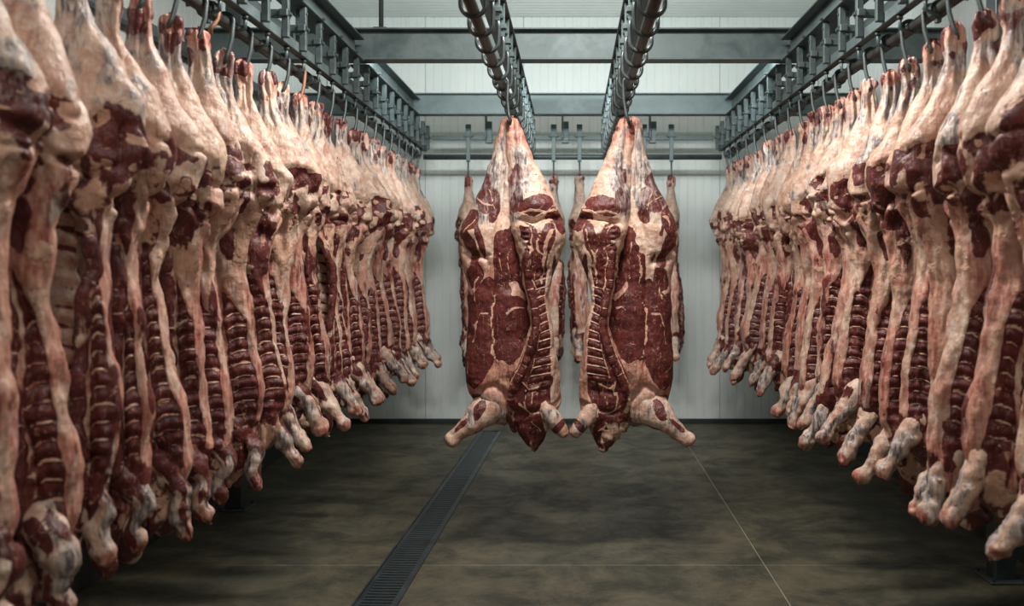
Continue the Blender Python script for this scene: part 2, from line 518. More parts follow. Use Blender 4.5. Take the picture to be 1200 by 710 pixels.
# centre rails: a flat beam above, J shaped straps that carry a round pipe
XCL, XCR = -0.455, 0.365
def centre_rail(x, s, label):
    t = thing('overhead_rail', label, 'rail', (x, 0, H))
    link('top_plate', box_mesh('top_plate', DARKST, -.075, .075, 0.8, YX2 - .08, 1.502, 1.514, .002), t)
    link('top_web', box_mesh('top_web', DARKST, -.006, .006, 0.8, YX2 - .08, 1.514, 1.66, .002), t)
    link('guide_pipe', tube_mesh('guide_pipe', PIPE, [(0, 0.8, 1.16), (0, 9.2, 1.16)], .028, 14), t)
    # J strap: tip on the outer side, riser on the inner side
    pts = [(-s * .058, 0, 1.235)] + [(-p[0] * s, p[1], p[2]) for p in arc(0, 1.19, .058, 0, -180, 12)]
    pts = [(-s * .058, 0, 1.225)] + [(s * q[0], 0, q[2]) for q in arc(0, 1.19, .058, 180, 360, 12)] + [(s * .060, 0, 1.26), (s * .052, 0, 1.33)]
    bm = bmesh.new(); add_tube(bm, pts, .0115, 8); J = finish(bm, 'hook_strap', HOOKM, True)
    bm = bmesh.new()
    add_box(bm, *sorted((s * .038, s * .066)), -.012, .012, 1.30, 1.50, .003)
    add_box(bm, *sorted((s * .028, s * .076)), -.022, .022, 1.345, 1.375, .003)
    hb = finish(bm, 'hanger_bar', GALV)
    y = 1.6
    while y < 9.1:
        h = link('hanger_bar', hb, t, (0, y, 0))
        link('hook_strap', J, h)
        link('bolt', BOLTY, h, (s * .052, -.02, 1.41), (0, 0, math.radians(90)))
        y += .33
    return t
centre_rail(XCL, 1, 'central steel rail with hook straps above the left middle carcass')
centre_rail(XCR, -1, 'central steel rail with hook straps above the right middle carcass')

# rail across the back
YR = 9.28
t = thing('overhead_rail', 'steel double rail running crosswise in front of the back wall', 'rail', (0, YR, H))
link('upper_bar', box_mesh('upper_bar', GALV, -1.53, 1.53, -.02, .02, 1.345, 1.395, .003), t)
link('lower_bar', tube_mesh('lower_bar', DARKST, [(-1.62, 0, 1.16), (1.62, 0, 1.16)], .030, 12), t)
bm = bmesh.new()
add_box(bm, -.028, .028, -.05, -.022, 1.335, 1.54, .003); add_box(bm, -.05, -.03, -.045, .045, 1.36, 1.62, .003)
add_box(bm, -.05, .028, -.05, .05, 1.31, 1.335, .003)
hm = finish(bm, 'hanger', GALV)
for x in (-.90, -.07, .88): link('hanger', hm, t, (x, 0, 0))


def trolley(x, label, rod=True):
    t = thing('rail_trolley', label, 'trolley', (x, YR, H), 'trolleys on the back rail')
    bm = bmesh.new()
    add_box(bm, -.030, .030, -.042, -.024, 1.36, 1.51, .003)
    add_box(bm, -.052, .052, -.050, -.024, 1.375, 1.395, .003)
    add_box(bm, -.022, .022, -.046, -.030, 1.10, 1.37, .003)
    link('plate', finish(bm, 'plate', GALV), t)
    link('bolt', BOLTY, t, (0, -.05, 1.45), (0, 0, math.radians(90)))
    if rod:
        link('rod', tube_mesh('rod', HOOKM, [(0, -.04, 1.12), (0, -.045, 1.0), (0, -.05, .95), (0, -.03, .925), (0, 0.0, .93)], .009, 8), t)
    return t


# ------------------------------------------------------------------ numpy noise
def _hash(ix, iy, iz, seed):
    h = (ix.astype(np.int64) * 374761393 + iy.astype(np.int64) * 668265263 + iz.astype(np.int64) * 2147483647 + seed * 974634777) & 0xFFFFFFFF
    h = ((h ^ (h >> 13)) * 1274126177) & 0xFFFFFFFF
    h = h ^ (h >> 16)
    return (h & 0xFFFF) / 32767.5 - 1.0


def vnoise(P, scale, seed):
    Q = P * scale
    I = np.floor(Q).astype(np.int64); F = Q - I
    F = F * F * F * (F * (F * 6 - 15) + 10)
    x, y, z = F[:, 0], F[:, 1], F[:, 2]
    def c(a, b, d): return _hash(I[:, 0] + a, I[:, 1] + b, I[:, 2] + d, seed)
    x00 = c(0, 0, 0) * (1 - x) + c(1, 0, 0) * x; x10 = c(0, 1, 0) * (1 - x) + c(1, 1, 0) * x
    x01 = c(0, 0, 1) * (1 - x) + c(1, 0, 1) * x; x11 = c(0, 1, 1) * (1 - x) + c(1, 1, 1) * x
    return (x00 * (1 - y) + x10 * y) * (1 - z) + (x01 * (1 - y) + x11 * y) * z


def ss(a, b, x):
    t = np.clip((x - a) / (b - a), 0, 1)
    return t * t * (3 - 2 * t)


def ell(X, Z, cx, cz, rx, rz, rot=0.0):
    """1 at the centre, 0 on the rim, negative outside."""
    a = math.radians(rot); dx, dz = X - cx, Z - cz
    u = (dx * math.cos(a) + dz * math.sin(a)) / rx
    v = (-dx * math.sin(a) + dz * math.cos(a)) / rz
    return 1 - np.sqrt(u * u + v * v)


def pdist(X, Z, pts):
    d = np.full(X.shape, 1e9)
    for (x0, z0), (x1, z1) in zip(pts, pts[1:]):
        ex, ez = x1 - x0, z1 - z0
        k = np.clip(((X - x0) * ex + (Z - z0) * ez) / (ex * ex + ez * ez + 1e-12), 0, 1)
        d = np.minimum(d, np.hypot(X - x0 - k * ex, Z - z0 - k * ez))
    return d


class Body:
    """A closed skin: rows along t (top to bottom), columns around."""
    def __init__(self, L, tk, xa, xd, hd, cy, nu, nv, ex=0.8):
        self.nu, self.nv, self.ex = nu, nv, ex
        t = np.linspace(0, 1, nv)
        def ip(a): 
            # smooth interpolation of the knots
            v = np.interp(np.linspace(0, 1, 400), tk, a)
            k = np.hanning(21); k /= k.sum()
            v = np.convolve(np.pad(v, 10, mode='edge'), k, 'valid')
            return np.interp(t, np.linspace(0, 1, 400), v)
        A, D, HD, CY = ip(xa), ip(xd), ip(hd), ip(cy)
        xc, hw = (A + D) / 2, (A - D) / 2
        phi = np.linspace(0, 2 * math.pi, nu, endpoint=False)
        c, s = np.cos(phi), np.sin(phi)
        sx = np.sign(c) * np.abs(c) ** ex
        sy = np.sign(s) * np.abs(s) ** ex
        self.T = np.repeat(t, nu)
        self.S = np.tile(sx, nv)
        self.F = np.tile(-sy, nv)                 # +1 = faces the camera side (-Y)
        X = xc[:, None] + hw[:, None] * sx[None, :]
        Y = CY[:, None] + HD[:, None] * sy[None, :]
        Z = np.repeat((-L * t)[:, None], nu, 1)
        self.P = np.stack([X.ravel(), Y.ravel(), Z.ravel()], 1)
        nrm = np.stack([np.tile(c, nv), np.tile(s, nv), np.zeros(nu * nv)], 1)
        self.Nn = nrm
        cap = np.minimum(ss(0, .012, self.T), ss(0, .02, 1 - self.T)) * .75 + .25
        XC = np.repeat(xc, nu); YC = np.repeat(CY, nu)
        self.P[:, 0] = XC + (self.P[:, 0] - XC) * cap
        self.P[:, 1] = YC + (self.P[:, 1] - YC) * cap
        self.fields = None

    def disp(self, d): self.P = self.P + self.Nn * d[:, None]

    def front_index(self, t, s):
        """grid position of front-face point (t, s)."""
        c = np.sign(s) * abs(s) ** (1 / self.ex)
        phi = 2 * math.pi - math.acos(max(-1, min(1, c)))
        return t * (self.nv - 1), (phi / (2 * math.pi) * self.nu) % self.nu

    def at(self, t, s):
        r, q = self.front_index(t, s)
        i = int(min(max(round(r), 0), self.nv - 1)); j = int(round(q)) % self.nu
        return Vector(self.P[i * self.nu + j])

    def mesh(self, name, mirror=False):
        nu, nv = self.nu, self.nv
        P = self.P.copy()
        if mirror: P[:, 0] *= -1
        nq = nu * (nv - 1)
        i = np.arange(nv - 1)[:, None] * nu; j = np.arange(nu)[None, :]
        a = i + j; b = i + (j + 1) % nu; c = b + nu; d = a + nu
        quads = np.stack([a, d, c, b] if not mirror else [a, b, c, d], 2).reshape(-1, 4)
        nvt = len(P)
        P = np.vstack([P, P[:nu].mean(0), P[-nu:].mean(0)])
        k = np.arange(nu)
        top = np.stack([np.full(nu, nvt), k, (k + 1) % nu], 1); bot = np.stack([np.full(nu, nvt + 1), nvt - nu + (k + 1) % nu, nvt - nu + k], 1)
        if mirror: top = top[:, ::-1]; bot = bot[:, ::-1]
        me = bpy.data.meshes.new(name)
        loops = np.concatenate([quads.ravel(), top.ravel(), bot.ravel()]).astype(np.int32)
        npoly = nq + 2 * nu
        ls = np.concatenate([np.arange(nq) * 4, nq * 4 + np.arange(2 * nu) * 3]).astype(np.int32)
        me.vertices.add(len(P)); me.vertices.foreach_set('co', P.astype(np.float32).ravel())
        me.loops.add(len(loops)); me.loops.foreach_set('vertex_index', loops)
        me.polygons.add(npoly); me.polygons.foreach_set('loop_start', ls)
        me.polygons.foreach_set('use_smooth', np.ones(npoly, dtype=bool))
        me.update(calc_edges=True); me.validate()
        f = np.vstack([self.fields, self.fields[:nu].mean(0), self.fields[-nu:].mean(0)])
        at = me.color_attributes.new('flesh', 'FLOAT_COLOR', 'POINT')
        at.data.foreach_set('color', f.astype(np.float32).ravel())
        me.materials.append(FLESH)
        return me


def chain(name, pts, radii, field_fn, seed, n=18, sub=9, lump=.008, flat=1.0, mirror=False):
    """A lumpy tapered limb along points; field_fn(k, ang, P) -> the four flesh fields."""
    pts = np.array(pts, float); radii = np.array(radii, float)
    m = (len(pts) - 1) * sub + 1
    k = np.linspace(0, len(pts) - 1, m)
    def ip(v):
        u = np.interp(k, np.arange(len(v)), v)
        kk = np.hanning(sub + 2); kk /= kk.sum(); h = len(kk) // 2
        return np.convolve(np.pad(u, h, mode='reflect', reflect_type='odd'), kk, 'valid')[:m]
    C = np.stack([ip(pts[:, i]) for i in range(3)], 1); R = np.maximum(ip(radii), .004)
    d = np.gradient(C, axis=0); d /= np.linalg.norm(d, axis=1)[:, None]
    ref = np.array([0, 1.0, 0])
    u = ref - d * (d @ ref)[:, None]; u /= np.linalg.norm(u, axis=1)[:, None]
    v = np.cross(d, u)
    a = np.linspace(0, 2 * math.pi, n, endpoint=False)
    P = (C[:, None, :] + R[:, None, None] * (np.cos(a)[None, :, None] * u[:, None, :] * flat + np.sin(a)[None, :, None] * v[:, None, :]))
    P = P.reshape(-1, 3)
    K = np.repeat(np.linspace(0, 1, m), n); Aa = np.tile(a, m)
    nn = P - np.repeat(C, n, 0); nn /= np.linalg.norm(nn, axis=1)[:, None] + 1e-9
    dsp = lump * vnoise(P, 14, seed) + lump * .6 * vnoise(P, 34, seed + 1)
    endk = np.minimum(K / .04, (1 - K) / .05).clip(0.3, 1)
    P = np.repeat(C, n, 0) + (P - np.repeat(C, n, 0)) * endk[:, None] + nn * dsp[:, None]
    b = Body.__new__(Body)
    b.nu, b.nv, b.P = n, m, P
    b.fields = field_fn(K, Aa, P)
    return b.mesh(name, mirror)


def F4(meat, seam, silver, tint):
    return np.stack([np.clip(meat, 0, 1), np.clip(seam, 0, 1), np.clip(silver, 0, 1), np.clip(tint, 0, 1)], 1)


def leg_fields(seed, lm=0.0):
    def fn(K, A, P):
        front = np.cos(A)
        v = np.stack([np.cos(A) * .05, np.sin(A) * .05, K * .12], 1)
        meat = .16 + lm + .55 * np.exp(-((K - .22) / .12) ** 2) * (vnoise(v, 30, seed + 8) > -.1) + .30 * vnoise(v, 45, seed)
        silver = .14 + .44 * np.exp(-((K - .50) / .22) ** 2) + .65 * vnoise(v, 34, seed + 3)
        tint = .22 + .75 * ss(.66, .92, K) + .4 * vnoise(v, 28, seed + 6)
        meat += .35 * ss(.90, .98, K) * (vnoise(P, 25, seed + 5) > 0)
        return F4(meat, 0 * K, silver, tint)
    return fn


def neck_fields(seed):
    def fn(K, A, P):
        return F4(.62 + .3 * vnoise(P, 9, seed), ss(.6, .85, vnoise(P, 16, seed + 1)), .1 + 0 * K, .3 + 0 * K)
    return fn


def flat_fields(meat, seam, silver, tint):
    return lambda K, A, P: F4(meat + 0 * K, seam + 0 * K, silver + 0 * K, tint + 0 * K)


# ------------------------------------------------------------------ half carcass for the side rows
TK = np.array([0, .02, .05, .085, .135, .195, .25, .295, .335, .385, .45, .53, .64, .76, .85, .92, .97, 1.0])
XA = np.array([.030, .048, .046, .040, .075, .135, .190, .212, .200, .150, .098, .078, .105, .142, .150, .12, .06, .02])
XD = np.array([-.030, -.050, -.050, -.046, -.066, -.105, -.140, -.150, -.145, -.125, -.120, -.110, -.085, -.070, -.090, -.10, -.09, -.05])
HD = np.array([.030, .046, .046, .042, .058, .090, .118, .122, .112, .092, .080, .078, .086, .092, .09, .075, .055, .02])


def half_carcass(name, label, group, loc, yaw, mirror, seed, L=2.10, thick=1.0, hi=True, lean=0.0, fat=0.0, leg=1.0, wide=1.0, edgefat=.7, legmeat=0.0, cut=1.0, narrow=1.0):
    rng = np.random.default_rng(seed)
    t0 = thing(name, label, 'meat', loc, group, yaw)
    nu, nv = (80, 250) if hi else (52, 170)
    tk = np.clip(TK + np.concatenate([[0], rng.normal(0, .006, len(TK) - 2), [0]]), 0, 1); tk.sort()
    sw = rng.normal(0, 1, 3)
    bend = .026 * sw[0] * np.sin(tk * 5 + sw[1] * 2) * ss(.05, .3, tk) + lean * tk
    j = lambda: 1 + rng.normal(0, .05, len(tk))
    cyv = .02 * sw[2] * np.sin(tk * 4 + 1) * ss(.1, .4, tk)
    wv = 1 + (wide - 1) * ss(.1, .3, tk)
    B = Body(L, tk, XA * j() * wv + bend, XD * (1 - (1 - narrow) * ss(.36, .50, tk)) * j() + bend, HD * thick * j(), cyv, nu, nv)
    P, T, S, F = B.P, B.T, B.S, B.F
    n6, n12, n25, n50 = (vnoise(P, f, seed * 7 + i) for i, f in enumerate((5, 12, 25, 52)))
    front = ss(-.05, .45, F)
    edge = ss(.45, .85, S)                        # aisle side
    # ---- relief
    thc = .295 + rng.uniform(-.035, .035)
    ani = vnoise(P * np.array([1, 1, .28]), 17, seed * 7 + 9); ani2 = vnoise(P * np.array([1, 1, .3]), 38, seed * 7 + 10)
    low = ss(.30, .40, T)
    d = .013 * n6 * ss(.05, .2, T) + .005 * n12 + .003 * n25 + .0015 * n50
    d -= .014 * np.exp(-((S - .05 + .5 * n12) / .22) ** 2) * front * (1 - ss(.10, .19, T)) * ss(.015, .05, T)
    d += .010 * n25 * (1 - ss(.02, .07, T))
    d += .005 * np.cos(S * 9 + sw[0] + 3 * n6) * (1 - ss(.06, .16, T))
    waist = ss(thc - .035, thc - .01, T) * (1 - ss(thc + .11, thc + .16, T))
    ridge = 1 - np.abs(vnoise(P * np.array([1, 1, .5]), 15, seed * 7 + 12)) * 2.2
    d -= .026 * np.clip(ridge, 0, 1) ** 2 * waist * np.maximum(front, edge)
    d += (.3 + .7 * low) * (.014 * ani + .011 * ani2)
    d -= .032 * np.exp(-((T - thc - .045 - .03 * S + .030 * n6 + .012 * n12) / .013) ** 2) * (front * .6 + edge)     # fold under the haunch
    d += .016 * np.exp(-((T - thc - .085 + .02 * S + .02 * n6) / .025) ** 2) * (front + edge * .6)
    d -= .020 * np.clip(ell(S, T, .3, thc - .005, .6, .040), 0, .4) / .4 * np.maximum(front, edge)
    sp0 = -.56 + .10 * np.sin(T * 8 + sw[1])      # the split spine
    spine = np.exp(-((S - sp0) / .24) ** 4) * front * ss(.42, .48, T) * (1 - ss(.93, .98, T))
    nver = 20
    vph = (T - .44) * nver / .5
    d += spine * (.016 + .005 * np.cos(2 * math.pi * vph))
    rst = .50 + rng.normal(0, .025)
    ribz = front * ss(rst, rst + .03, T - .09 * np.clip(S + .3, 0, 1) + .02 * n12) * (1 - ss(.83, .88, T)) * ss(-.34, -.16, S) * (1 - ss(edgefat - .16, edgefat + .02, S + .12 * n12))
    nrib = 12
    slant = .020
    rph = (T - .52 + slant * S - .022 * S * S + .004 * n12) * nrib / .34
    pad = .5 - .5 * np.cos(2 * math.pi * rph)
    d += ribz * ((.011 + .004 * n12) * pad - .014)
    groove = np.exp(-((S - (sp0 + .30)) / .07) ** 2) * front * ss(.46, .52, T) * (1 - ss(.86, .92, T))
    d -= .016 * groove
    B.disp(d)
    # ---- flesh fields
    meat = np.full(len(T), .20) + .10 * n6 + .08 * n12 - fat
    meat += low * (.12 + .34 * ani + .18 * ani2) - .06 * edge * low
    meat = np.maximum(meat, waist * (.36 + .10 * sw[2] + .45 * n12 + .35 * n25 + .30 * ani) * np.maximum(front, edge))
    h1 = ell(S + .25 * n12, T + .012 * n6 + .006 * n25, .25 + rng.normal(0, .15), thc + .004, (.62 + rng.uniform(-.15, .1)) * (.6 + .4 * cut), (.042 + rng.uniform(-.014, .012)) * cut)                # dark cut under the haunch
    meat = np.maximum(meat, (.5 + .9 * h1 + .22 * n12) * np.maximum(front, edge * .9))
    h2 = ell(S + .2 * n12, T + .015 * n6, -.1, thc + .08, .8, .050)
    meat = np.maximum(meat, (.42 + .7 * h2 + .30 * n25) * front)
    meat = np.maximum(meat, spine * (.95 + .1 * n25))
    meat = np.maximum(meat, ribz * (.98 - fat * .8 + .15 * n12))
    lo = ss(.80, .88, T) * (.55 + .35 * n12 + .2 * n25)
    meat = np.maximum(meat, lo)
    back = ss(.1, .5, -F)
    meat = np.maximum(meat, back * (.35 + .4 * n6) * ss(.3, .5, T))
    hole = ell(S, T, .2 + .1 * sw[0], .44, .35, .045)
    meat = np.maximum(meat, (.45 + .7 * hole + .2 * n25) * front)
    ar = ell(S, T, .42, .845, .30, .055)
    meat = np.maximum(meat, (.5 + .8 * ar + .2 * n25) * front)
    seam = np.zeros(len(T))
    for a in (-.012, .020):
        seam = np.maximum(seam, (1 - np.abs(T - thc - a - .03 * S * S - .010 * n6) / .005) * (h1 > -.1) * (.45 + .9 * n25 + .5 * n12))
    seam = np.maximum(seam, ribz * ss(.80, 1.0, 1 - pad) * (.50 + .55 * n25 + .3 * n6))
    seam = np.maximum(seam, (spine > .35) * ss(.86, 1, np.cos(2 * math.pi * vph)) * (.55 + .5 * n25))
    seam = np.maximum(seam, groove * (.55 + .4 * n12) * .9)
    seam = np.maximum(seam, (.2 + .75 * n12) * ss(.86, .90, T))
    seam = np.maximum(seam, (.16 + .9 * n12) * ss(.31, .36, T) * (1 - ss(.50, .54, T)))
    silver = .16 + .36 * ani + .40 * np.exp(-((T - .085) / .06) ** 2) + .9 * np.clip(vnoise(P, 8, seed * 7 + 15) - .30, 0, 1) * (T < .3) + .20 * n25 * (T < .35) + .06 * low
    tint = .20 + .75 * np.exp(-(T / .055) ** 2) + .25 * n6 + low * (.42 + .40 * ani) + .25 * ani2 * (T < .3)
    meat = np.maximum(meat, (.40 + .40 * n25 + .40 * ani2) * (1 - ss(.03, .16, T)))
    B.fields = F4(meat, seam, silver, tint)
    link('body', B.mesh('body', mirror), t0)
    mx = -1 if mirror else 1
    # ---- parts: ribs lie in the grooves between the pads
    for k in range(1, nrib - 1):
        pts = []
        for s in np.linspace(-.16, edgefat - .12, 6):
            tt = .52 + k * .34 / nrib - slant * s + .022 * s * s
            if tt - .09 * max(s + .3, 0) < rst: break
            p = B.at(tt, s) ; pts.append((p.x, p.y - .001, p.z))
        if len(pts) < 6: continue
        me = chain('rib', pts, np.array([.002, .0042, .0052, .0056, .005, .003]) * rng.uniform(.7, 1.15), lambda K, A, Pq: F4(.36 + .5 * vnoise(Pq, 22, seed + 71), 0 * K, .2 + 0 * K, .55 + .3 * vnoise(Pq, 15, seed + 72)), seed * 31 + k, 8, 2, .002, 1.0, mirror)
        link('rib', me, t0)
    # spine: the row of split vertebrae, set on the cut face
    pts, rad = [], []
    for i in range(24):
        tt = .455 + i * .0185
        s = -.56 + .10 * math.sin(tt * 8 + sw[1])
        p = B.at(tt, s); pts.append((p.x, p.y + .004, p.z)); rad.append(.021 if i % 2 else .026)
    rad[0] = rad[-1] = .010
    def spf(K, A, Pq):
        q = np.cos(K * 23 * math.pi)
        return F4(.72 + .2 * vnoise(Pq, 20, seed), .45 * ss(.80, 1, -q) + .30 * vnoise(Pq, 30, seed + 2), .1 + 0 * K, .4 + 0 * K)
    link('spine', chain('spine', pts, rad, spf, seed + 91, 10, 4, .005, .7, mirror), t0)
    # foreleg, pointing down to the aisle
    q = rng.normal(0, 1, 4)
    zt = -L
    b0 = float(bend[-4])
    fl = [(.02 + b0, -.01, zt * .835), (.075 + b0, -.035 * thick, zt * .875), (.135 + b0, -.05 * thick, zt * .915),
          (.185 * leg + b0 + .010 * q[0], -.06 * thick + .01 * q[1], zt * .952), (.225 * leg + b0 + .015 * q[0], -.065 * thick + .015 * q[1], zt * (.985 + .004 * q[2])),
          (.245 * leg + b0 + .015 * q[0], -.065 * thick + .015 * q[1], zt * (1.003 + .004 * q[2]))]
    link('foreleg', chain('foreleg', fl, np.array([.058, .066, .047, .034, .042, .020]) * (.6 + .4 * leg), leg_fields(seed + 17, legmeat), seed + 17, 24, 9, .016, min(1, thick + .1), mirror), t0)
    # ragged neck
    nk = [(-.08 + b0, .0, zt * .87), (-.07 + b0 + .02 * q[3], -.01, zt * .93), (-.03 + b0 + .03 * q[3], -.02, zt * (.985 + .01 * q[2])), (.00 + b0 + .03 * q[3], -.02, zt * (1.03 + .018 * q[1]))]
    link('neck', chain('neck', nk, [.07, .085, .060, .020], neck_fields(seed + 23), seed + 23, 18, 8, .022, min(.85, thick * .8), mirror), t0)
    # a trimmed flap of meat hanging below the haunch cut
    if seed % 5 < 2:
        p = B.at(thc + .03, .35)
        fp = [(p.x - .04, p.y + .03, p.z + .03), (p.x - .02, p.y - .006, p.z - .02), (p.x - .03, p.y - .010, p.z - .07), (p.x - .045, p.y + .004, p.z - .12)]
        link('meat_flap', chain('meat_flap', fp, [.02, .040, .034, .010], lambda K, A, Pq: F4(.55 + .5 * vnoise(Pq, 20, seed), 0 * K, .2 + 0 * K, .5 + 0 * K), seed + 41, 14, 6, .014, .35, mirror), t0)
    # inner wall of the chest, set back beside the split edge
    kt = np.array([0, .12, .5, .85, 1.0])
    Wb = Body(L * .49, kt, np.array([-.03, .0, .03, .02, -.03]), np.array([-.16, -.27, -.31, -.27, -.14]), np.array([.012, .024, .026, .024, .012]) * min(1, thick), np.array([.02, .035, .045, .04, .02]) * thick, 28, 96)
    Wb.P[:, 2] -= L * .395; Wb.P[:, 1] += .25 * (Wb.P[:, 0] + .17) ** 2 * thick
    rp = np.cos((Wb.T * 15 - Wb.S * .55) * 2 * math.pi)
    wn = vnoise(Wb.P, 14, seed + 61); wn2 = vnoise(Wb.P, 40, seed + 62)
    Wb.disp(.005 * rp + .006 * wn + .002 * wn2)
    fr = Wb.F > 0
    Wb.fields = F4(.24 + .30 * ss(.2, .9, -rp) * fr + .12 * wn, .45 * ss(.4, 1, rp) * fr, .30 + .3 * wn2, .35 + .2 * wn)
    link('chest_wall', Wb.mesh('chest_wall', mirror), t0)
    return t0


def s_hook(label, loc, top_r, drop, s, mat=HOOKM, group=None, lean=0.0):
    """loc = pipe centre; arc over the pipe, then a straight shank and a point that enters the leg."""
    t = thing('meat_hook', label, 'hook', loc, group)
    up = arc(0, 0, top_r, -20, 175, 10)
    up = [(s * x, -y, z) for x, y, z in up]
    up = [(-p[0], p[1], p[2]) for p in up]
    k = up[-1]
    sh = [(k[0] * .9, -.008, -drop * .45), (k[0] * .6 + lean * .5, -.02, -drop * .85)]
    e = [(k[0] * .4 + lean, -.03, -drop), (k[0] * .2 + lean, -.015, -drop - .02), (lean - k[0] * .1, .010, -drop - .012), (lean - k[0] * .2, .02, -drop + .012)]
    link('hook', tube_mesh('hook', mat, up + sh + e, [.0105] * (len(up) + 5) + [.005], 9), t)
    return t


ORD = ['first', 'second', 'third', 'fourth', 'fifth', 'sixth', 'seventh', 'eighth', 'ninth', 'tenth', 'eleventh', 'twelfth', 'thirteenth',
       'fourteenth', 'fifteenth', 'sixteenth', 'seventeenth', 'eighteenth', 'nineteenth', 'twentieth']


def rank(i, n):
    if i == 0: return 'nearest the camera'
    if i == n - 1: return 'closest to the back wall'
    if i < n // 2: return '%s from the camera end' % ORD[i]
    return '%s from the back wall' % ORD[n - 1 - i]


# depth, extra: fat cover, lean, yaw
LEFT = [2.34, 2.60, 2.84, 3.06, 3.29, 3.53, 3.80, 4.10, 4.34, 4.62, 4.91, 5.20, 5.50, 5.82, 6.14, 6.46, 6.75, 7.08, 7.39, 7.70, 8.03, 8.37, 8.70, 9.02]
RIGHT = [2.62, 2.90, 3.20, 3.45, 3.71, 3.97, 4.23, 4.50, 4.77, 5.04, 5.30, 5.55, 5.82, 6.14, 6.46, 6.86, 7.26, 7.66, 8.02, 8.45, 8.80, 9.05]
LNOTE = {2: 'broad dark haunch cut', 11: 'on a rusty hook'}
RNOTE = {1: 'large red haunch cut'}
CUT = {('left', 2): 1.6, ('left', 4): .5, ('left', 7): .25, ('right', 0): 1.7, ('right', 1): 1.6, ('right', 3): .5, ('right', 5): .3}
NARROW = {('left', 1): .3, ('left', 2): -.55, ('left', 3): -.35, ('left', 4): .1, ('left', 5): .3, ('left', 11): .2, ('left', 12): -.9, ('left', 13): -.2, ('left', 14): .2}
for side, ds, s, notes in (('left', LEFT, -1, LNOTE), ('right', RIGHT, 1, RNOTE)):
    n = len(ds)
    for i, y in enumerate(ds):
        gap = min([abs(ds[k] - y) for k in (i - 1, i + 1) if 0 <= k < n])
        rg = random.Random(1000 * (s + 2) + i)
        lab = 'half carcass in the %s row, %s' % (side, rank(i, n))
        if i in notes: lab += ', ' + notes[i]
        x = s * (1.665 + rg.uniform(-.02, .02))
        yaw = -s * math.radians(rg.uniform(12, 22) if s < 0 else rg.uniform(5, 15))
        drop = .115 + rg.uniform(-.012, .02)
        half_carcass('half_carcass', lab, 'half carcasses in the %s row' % side, (x, y, ZP - drop), yaw, s > 0, 11 + i * 3 + (s + 1) * 200,
                     L=2.08 + rg.uniform(-.06, .05), thick=min(1.0, (gap - .02) / .26), hi=(y < 6.2), lean=rg.uniform(-.02, .025),
                     fat=rg.uniform(-.02, .10), leg=rg.uniform(.9, 1.1) * (.55 if s < 0 and y < 4.3 else 1), wide=rg.uniform(.95, 1.12), edgefat=rg.uniform(.74, .92) if s < 0 else rg.uniform(.55, .85), cut=CUT.get((side, i), rg.uniform(.65, 1.15)), narrow=NARROW.get((side, i), rg.uniform(.7, 1.0)),
                     legmeat=(.24 if y < 4.3 else .14) if s < 0 else .05)
        rusty = (side == 'left' and i == 11)
        s_hook('%s hook over the %s pipe for the carcass %s' % ('rusty brown' if rusty else 'grey steel', side, rank(i, n)),
               (s * 1.67, y - .005, ZP), .042, drop + .06, -s, RUSTY if rusty else HOOKM, 'meat hooks on the %s pipe' % side)
s_hook('empty rusty brown hook on the left pipe, not holding any meat', (-1.67, 3.93, ZP), .042, .08, 1, RUSTY)

# ------------------------------------------------------------------ the two carcasses in the middle
PX = 180.5
def lx(px): return (np.asarray(px, float) - 597) / PX
def lz(py): return -(np.asarray(py, float) - 138) / PX

OUT = np.array([(137, 587, 600), (142, 584, 601), (160, 581, 601), (180, 577, 601), (215, 566, 602), (240, 553, 604), (262, 542, 606), (285, 539, 609), (305, 542, 612), (335, 548, 618),
                (380, 548, 626), (415, 546, 625), (445, 547, 616), (470, 553, 610), (488, 566, 606), (500, 580, 602)], float)
INN = np.array([(136, 594, 606), (142, 592, 610), (165, 593, 617), (190, 594, 626), (215, 595, 640), (238, 596, 651), (262, 599, 661), (282, 603, 664), (300, 607, 657), (322, 612, 648),
                (350, 617, 643), (380, 622, 648), (410, 612, 653), (440, 599, 656), (468, 595, 656), (488, 601, 650), (505, 608, 642), (520, 618, 634), (527, 624, 630)], float)
SPINE = [(617, 268), (620, 300), (622, 335), (628, 358), (630, 385), (623, 409), (615, 429), (606, 447), (601, 468)]


def sec_body(tab, hd, cy, nu, nv):
    y0, y1 = tab[0, 0], tab[-1, 0]
    tk = (tab[:, 0] - y0) / (y1 - y0)
    hk = np.interp(tab[:, 0], hd[0], hd[1]); ck = np.interp(tab[:, 0], cy[0], cy[1])
    B = Body((y1 - y0) / PX, tk, lx(tab[:, 2]), lx(tab[:, 1]), hk, ck, nu, nv, .85)
    B.P[:, 2] += lz(y0)
    return B


